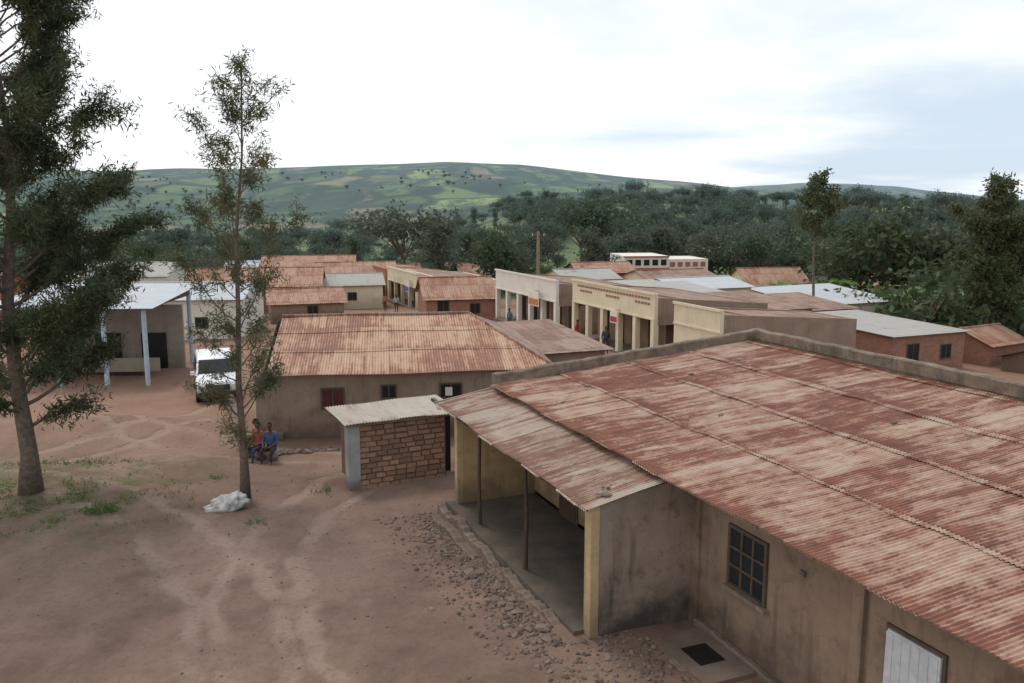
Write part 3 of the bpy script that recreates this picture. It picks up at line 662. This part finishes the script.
def r2(t,az): return float(np.interp(t,[.14,.3,.5,.7,.85,1],[.7,1.9,1.8,1.6,1.1,.35]))*(.9+.3*math.sin(az*2+t*14))
z2=ht(-7.1,21.7)
tree("slender_silky_oak_tree",(-7.1,21.7,z2-.1),[(0,0,0),(.02,0,1.5),(-.03,0,3.2),(.06,0,5),(.1,0,7),(.35,0,9),(.45,0,11.2)],.115,.15,r2,50,.75,15,9,m_leaf2,5,.17,.013,.09,.6,ch=(.5,.8,1.0,1.2),inner=.35)
def r3(t,az): return max(.5,2.6*math.sin(math.pi*min(1,(1-t)*.85+.15))*(.7+.4*math.sin(az*2+t*12)))
m_leaf3=leafmat("olive_leaf",(.05,.07,.03),(.11,.135,.055),(.15,.14,.07),tl=.35)
tree("tall_grevillea_tree",(33.6,60,-4),[(0,0,0),(.2,0,3),(0,0,6),(.3,0,9),(.3,0,12.8)],.2,.3,r3,48,.6,14,7,m_leaf3,31,.34,.06,.2,1)
tree("tall_grevillea_tree",(26.5,75,-4.4),[(0,0,0),(.2,0,4),(0,0,8),(.2,0,11),(.1,0,14.3)],.16,.55,lambda t,a:r3(t,a)*.85,22,.5,10,6,m_leaf3,33,.36,.07,.2,1,inner=.4)
tree("tall_grevillea_tree",(37.5,64,-4),[(0,0,0),(.2,0,3),(0,0,6),(.1,0,9.5)],.2,.3,r3,40,.6,12,7,m_leaf3,37,.34,.06,.2,1)
def gen(name,kind,mat,seed):
    r=random.Random(seed); b=MB()
    if kind=='round': h=9; nc=34; f=lambda: (r.gauss(0,1.9),r.gauss(0,1.9),6+r.gauss(0,1.5)); sp=.75
    elif kind=='umbrella': h=11; nc=46; f=lambda: (r.gauss(0,3.2),r.gauss(0,3.2),9+r.gauss(0,.7)); sp=.8
    elif kind=='tall': h=13; nc=34; f=lambda: (lambda z:(r.gauss(0,1.5*(1-abs(z-8)/9)),r.gauss(0,1.5*(1-abs(z-8)/9)),z))(r.uniform(3,13)); sp=.55
    elif kind=='bush': h=3; nc=20; f=lambda: (r.gauss(0,1.1),r.gauss(0,1.1),1.3+r.gauss(0,.6)); sp=.5
    pts=[f() for _ in range(nc)]
    b.tube([(0,0,-2),(.1,0,h*.4),(0,.1,h*.75)],[.28,.2,.1],m_bark,6)
    for p in pts[:12]: b.tube([(0.05,0,h*.35),(p[0]*.5,p[1]*.5,(p[2]+h*.4)*.5),p],[.12,.08,.03],m_bark,4,False)
    me1=b.mesh(name); me2=leaves(pts,42,sp,.72 if kind!='bush' else .42,.18 if kind!='bush' else .11,mat,"_l",None,seed)
    bm=bmesh.new(); bm.from_mesh(me1); 
    k=len(bm.faces); bm.from_mesh(me2); bm.faces.ensure_lookup_table()
    for fc in bm.faces[k:]: fc.material_index=1
    me=D.meshes.new(name); bm.to_mesh(me); bm.free(); me.materials.append(m_bark); me.materials.append(mat); return me
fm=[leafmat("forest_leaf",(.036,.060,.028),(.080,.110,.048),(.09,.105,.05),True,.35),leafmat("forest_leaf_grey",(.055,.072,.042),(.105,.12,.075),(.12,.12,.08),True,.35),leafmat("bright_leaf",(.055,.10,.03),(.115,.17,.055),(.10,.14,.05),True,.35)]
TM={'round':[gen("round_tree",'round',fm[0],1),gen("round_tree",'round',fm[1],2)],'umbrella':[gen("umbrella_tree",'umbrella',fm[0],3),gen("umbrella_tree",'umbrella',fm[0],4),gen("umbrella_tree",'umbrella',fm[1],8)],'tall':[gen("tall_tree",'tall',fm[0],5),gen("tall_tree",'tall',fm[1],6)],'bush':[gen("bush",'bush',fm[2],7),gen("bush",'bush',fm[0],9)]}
def inst(kind,x,y,sc,parent,name=None,v=None,zo=0):
    me=TM[kind][v] if v is not None else random.choice(TM[kind]); o=D.objects.new(name or kind+"_tree",me); scn.collection.objects.link(o)
    o.location=(x,y,ht(x,y)+zo); o.rotation_euler=(0,0,random.random()*6.28); s=sc*random.uniform(.75,1.25); o.scale=(s*random.uniform(.9,1.2),s,s*random.uniform(.8,1.15)); o.parent=parent
random.seed(99)
FE=empty("distant_woodland")
for i in range(1650):
    y=random.uniform(165,760); s=random.uniform(-.72,.72); x=s*y
    u=512+862*s
    dens=noise.noise(Vector((x*.012,y*.012,5)))
    if u<430 and y>300 and dens>(.05 if y<560 else -.2): continue
    if dens>.28: continue
    k=random.choices(['umbrella','round','tall'],[5,3,.6])[0]; inst(k,x,y,random.choice([.55,.75,.9,1.0,1.25])*(1 if y>300 else .8),FE)
TE=empty("village_trees")
for i in range(150):
    y=random.uniform(124,180); x=random.uniform(-.72,.72)*y
    inst(random.choices(['round','tall','bush','umbrella'],[4,1,5,1])[0],x,y,random.uniform(.45,.8),TE)
FH=empty("hillside_trees")
for i in range(700):
    y=random.uniform(950,2300); s=random.uniform(-.75,.6); x=s*y
    if noise.noise(Vector((x*.004,y*.002,2)))<.05: continue
    inst('round',x,y,random.uniform(.5,.9),FH,v=1)
for (k,u,y,sc,v) in [('round',505,108,.85,0),('round',495,104,.75,0),('tall',440,110,.7,1),('tall',590,112,.75,1),('bush',560,95,1.2,0),('round',465,112,.6,0),('umbrella',405,135,1,2),('bush',360,104,1.0,1),
    ('bush',905,66,1.5,0),('bush',935,64,1.6,1),('bush',955,70,1.5,1),('round',900,95,1.2,1),('round',860,100,1.0,1),('bush',870,78,1.3,0),('bush',925,58,1.2,0),('round',1000,85,.9,1),('tall',950,90,.8,1),('bush',1010,62,1.4,1),('bush',790,88,1.0,0),('bush',808,86,1.2,0),
    ('tall',355,125,.6,0),('round',330,140,.6,0),('round',240,140,.6,1),('tall',660,132,.75,1),('umbrella',730,135,.7,2),('round',885,92,1.2,0),('round',930,98,1.2,1),('round',975,78,.9,0)]:
    x=(u-512)/850*y; names={'round':'broadleaf_tree','tall':'tall_tree','bush':'leafy_bush','umbrella':'umbrella_tree'}
    inst(k,x,y,sc,None,names[k],v)
m_ban=leafmat("banana_leaf",(.10,.17,.04),(.17,.26,.07),(.08,.14,.035))
def banana(x,y,s):
    e=empty("banana_plant",(x,y,ht(x,y))); e.scale=(s,s,s); b=MB(); b.tube([(0,0,-.5),(0,0,2)],[.16,.1],m_ban,7)
    for i in range(9):
        az=i*2.4+random.random(); pts=[]; k_=random.uniform(.8,1.2)
        for j in range(6):
            f=j/5; r=.1+1.5*f; z=2+1.9*f-1.7*f*f*k_; w_=.28*math.sin(math.pi*(f*.9+.08)); pts.append((r,z,w_))
        for j in range(5):
            q=[]
            for (r,z,w_),sg in ((pts[j],-1),(pts[j],1),(pts[j+1],1),(pts[j+1],-1)):
                q.append((r*math.cos(az)-sg*w_*math.sin(az),r*math.sin(az)+sg*w_*math.cos(az),z))
            b.poly(q,m_ban)
    b.obj("leaves",e)
for (x,y) in [(29,92),(29.3,88),(31.8,90),(34.7,94),(34.7,90),(33.3,72),(35.5,74),(27.5,86)]: banana(x,y,random.uniform(1.2,1.6))
pts=[]
for i in range(1300):
    x=random.gauss(-12.3,1.9); y=random.gauss(20.9,1.1)
    if noise.noise(Vector((x*.9,y*.9,0)))>-.05: pts.append((x,y,ht(x,y)+.015))
for i in range(120): x=random.gauss(-10.2,.2); y=random.gauss(20.2,.16); pts.append((x,y,ht(x,y)+.06))
for i in range(200): x=random.gauss(-13.5,1.2); y=random.gauss(25.2,.35); pts.append((x,y,ht(x,y)+.01))
for (cx,cy) in [(-5.2,22.5),(-9.6,28),(-9.3,29),(-6.2,19.8),(-1.6,20.8),(-8.5,23.6),(-10.6,31.4)]:
    for i in range(22): x=random.gauss(cx,.16); y=random.gauss(cy,.14); pts.append((x,y,ht(x,y)+.02))
leaves(pts,4,.03,.07,.013,leafmat("weed_leaf",(.06,.11,.025),(.13,.19,.05),(.1,.13,.04)),"weeds",None,4,-1.2)
px_,py_=2.3,75; zp=ht(px_,py_); b=MB(); b.tube([(0,0,-1),(0,0,7.6)],[.17,.13],m_woodl,8); b.box(-.6,.6,-.06,.06,7.1,7.22,m_wood)
for q in (-.5,.5): b.tube([(q,0,7.22),(q,0,7.4)],[.04,.03],m_white,6)
b.obj("utility_pole",None,(px_,py_,zp))
# ---------------------------------------------------------------- people
SIT={'pel':(0,0,.42),'sp':(0,.02,.62),'ch':(0,.0,.84),'nk':(0,-.02,.97),'hd':(0,-.05,1.10),
 'sl':(-.17,0,.90),'el':(-.24,-.08,.64),'wl':(-.14,-.30,.56),'hl':(-.10,-.38,.56),'sr':(.17,0,.90),'er':(.24,-.06,.66),'wr':(.15,-.30,.58),'hr':(.11,-.38,.57),
 'tl':(-.10,0,.40),'kl':(-.15,-.44,.47),'al':(-.14,-.46,.09),'fl':(-.15,-.62,.04),'tr':(.10,0,.40),'kr':(.16,-.42,.48),'ar':(.16,-.48,.09),'fr':(.17,-.64,.04)}
STAND={'pel':(0,0,.95),'sp':(0,.0,1.12),'ch':(0,.0,1.33),'nk':(0,-.01,1.47),'hd':(0,-.03,1.60),
 'sl':(-.18,0,1.40),'el':(-.24,.02,1.12),'wl':(-.24,-.06,.88),'hl':(-.23,-.08,.78),'sr':(.18,0,1.40),'er':(.25,.02,1.13),'wr':(.22,-.10,.90),'hr':(.2,-.14,.81),
 'tl':(-.10,0,.90),'kl':(-.11,-.04,.50),'al':(-.11,.05,.09),'fl':(-.12,-.10,.04),'tr':(.10,0,.90),'kr':(.12,-.02,.50),'ar':(.12,.02,.09),'fr':(.14,-.13,.04)}
def person(name,loc,rot,shirt,legs,J=SIT,hair=(.02,.015,.012)):
    e=empty(name,loc,math.radians(rot)); skin=(.10,.05,.03)
    R={'pel':.14,'sp':.125,'ch':.14,'nk':.055,'hd':.05,'sl':.07,'el':.045,'wl':.03,'hl':.035,'sr':.07,'er':.045,'wr':.03,'hr':.035,'tl':.10,'kl':.06,'al':.04,'fl':.035,'tr':.10,'kr':.06,'ar':.04,'fr':.035}
    Ed=[('pel','sp'),('sp','ch'),('ch','nk'),('nk','hd'),('ch','sl'),('sl','el'),('el','wl'),('wl','hl'),('ch','sr'),('sr','er'),('er','wr'),('wr','hr'),('pel','tl'),('tl','kl'),('kl','al'),('al','fl'),('pel','tr'),('tr','kr'),('kr','ar'),('ar','fr')]
    ks=list(J); me=D.meshes.new("body"); me.from_pydata([J[k] for k in ks],[(ks.index(a),ks.index(c)) for a,c in Ed],[])
    o=D.objects.new("body",me); scn.collection.objects.link(o); o.modifiers.new("s",'SKIN'); sd=o.modifiers.new("d",'SUBSURF'); sd.levels=2
    sv=me.skin_vertices[0].data
    for i,k in enumerate(ks): sv[i].radius=(R[k],R[k]); sv[i].use_root=(k=='pel')
    dg=bpy.context.evaluated_depsgraph_get(); m2=D.meshes.new_from_object(o.evaluated_get(dg)); D.objects.remove(o)
    for m in (plain("shirt_cloth",shirt,.9),plain("trouser_cloth",legs,.9),plain("skin",skin,.5)): m2.materials.append(m)
    for p in m2.polygons:
        c=p.center; k=min(ks,key=lambda q:(Vector(J[q])-c).length)
        p.material_index=2 if k in('nk','hd','wl','hl','wr','hr','fl','fr') else (1 if k in('tl','tr','kl','kr','al','ar','pel') else 0); p.use_smooth=True
    o=D.objects.new("body",m2); scn.collection.objects.link(o); o.parent=e
    bm=bmesh.new(); bmesh.ops.create_icosphere(bm,subdivisions=3,radius=1)
    for v in bm.verts:
        p=v.co.copy(); w_=1-.25*max(0,-p.z); v.co=Vector((p.x*.078*w_,p.y*.098*w_-(.02 if (p.y<-.85 and abs(p.x)<.25 and -.35<p.z<.1) else 0),p.z*.12))
    me=D.meshes.new("head"); bm.to_mesh(me); bm.free(); me.materials.append(plain("face_skin",skin,.5)); me.materials.append(plain("hair",hair,.9))
    for p in me.polygons: p.material_index=1 if (p.center.z>.045 and p.center.y>-.075) or (p.center.y>.03 and p.center.z>-.04) else 0; p.use_smooth=True
    h=D.objects.new("head",me); scn.collection.objects.link(h); h.parent=e; hd=J['hd']; h.location=(hd[0],hd[1]-.01,hd[2]+.07)
    b=MB(); ms=m2.materials[2]
    for (hk,wk) in (('hl','wl'),('hr','wr')):
        h_=Vector(J[hk]); d=(h_-Vector(J[wk])).normalized(); sd_=d.cross(Vector((0,0,1))); sd_=sd_.normalized() if sd_.length>.1 else Vector((1,0,0))
        for q,l in ((-1.5,.055),(-.5,.07),(.5,.075),(1.5,.065)):
            p0=h_+sd_*q*.018; b.tube([p0,p0+d*l*.55,p0+d*l+Vector((0,0,-.02))],[.010,.009,.007],ms,6)
        p0=h_-d*.02+sd_*.03; b.tube([p0,p0+sd_*.025+d*.03,p0+sd_*.03+d*.055],[.011,.010,.008],ms,6)
    b.obj("fingers",e,smooth=True)
    return e
PP=[(-8.0,26.1,-30,(.36,.05,.05),(.05,.06,.12)),(-7.6,25.95,-5,(.06,.09,.20),(.04,.04,.05)),(-8.2,26.6,-60,(.30,.08,.07),(.3,.06,.05))]
for (x,y,r_,s,l) in PP: person("seated_person",(x,y,ht(x,y)-.02),r_,s,l)
b=MB()
for (x,y,_,_,_) in PP: b.rock((x,y+.05,ht(x,y)+.13),.24,m_stone,.8)
b.obj("sitting_stones")
for (A,B,s,l,rr_) in [(33,18.4,(.05,.05,.06),(.04,.04,.05),10),(36.5,18.2,(.35,.05,.05),(.05,.06,.12),60),(47,17.8,(.1,.14,.2),(.05,.05,.06),-40),(66,14,(.4,.4,.36),(.05,.05,.06),20),(68,13.4,(.35,.15,.05),(.1,.06,.05),-30),(78,13,(.4,.4,.42),(.08,.08,.1),0)]:
    x,y=W(A,B); person("standing_person",(x,y,ht(x,y)),rr_,s,l,STAND)
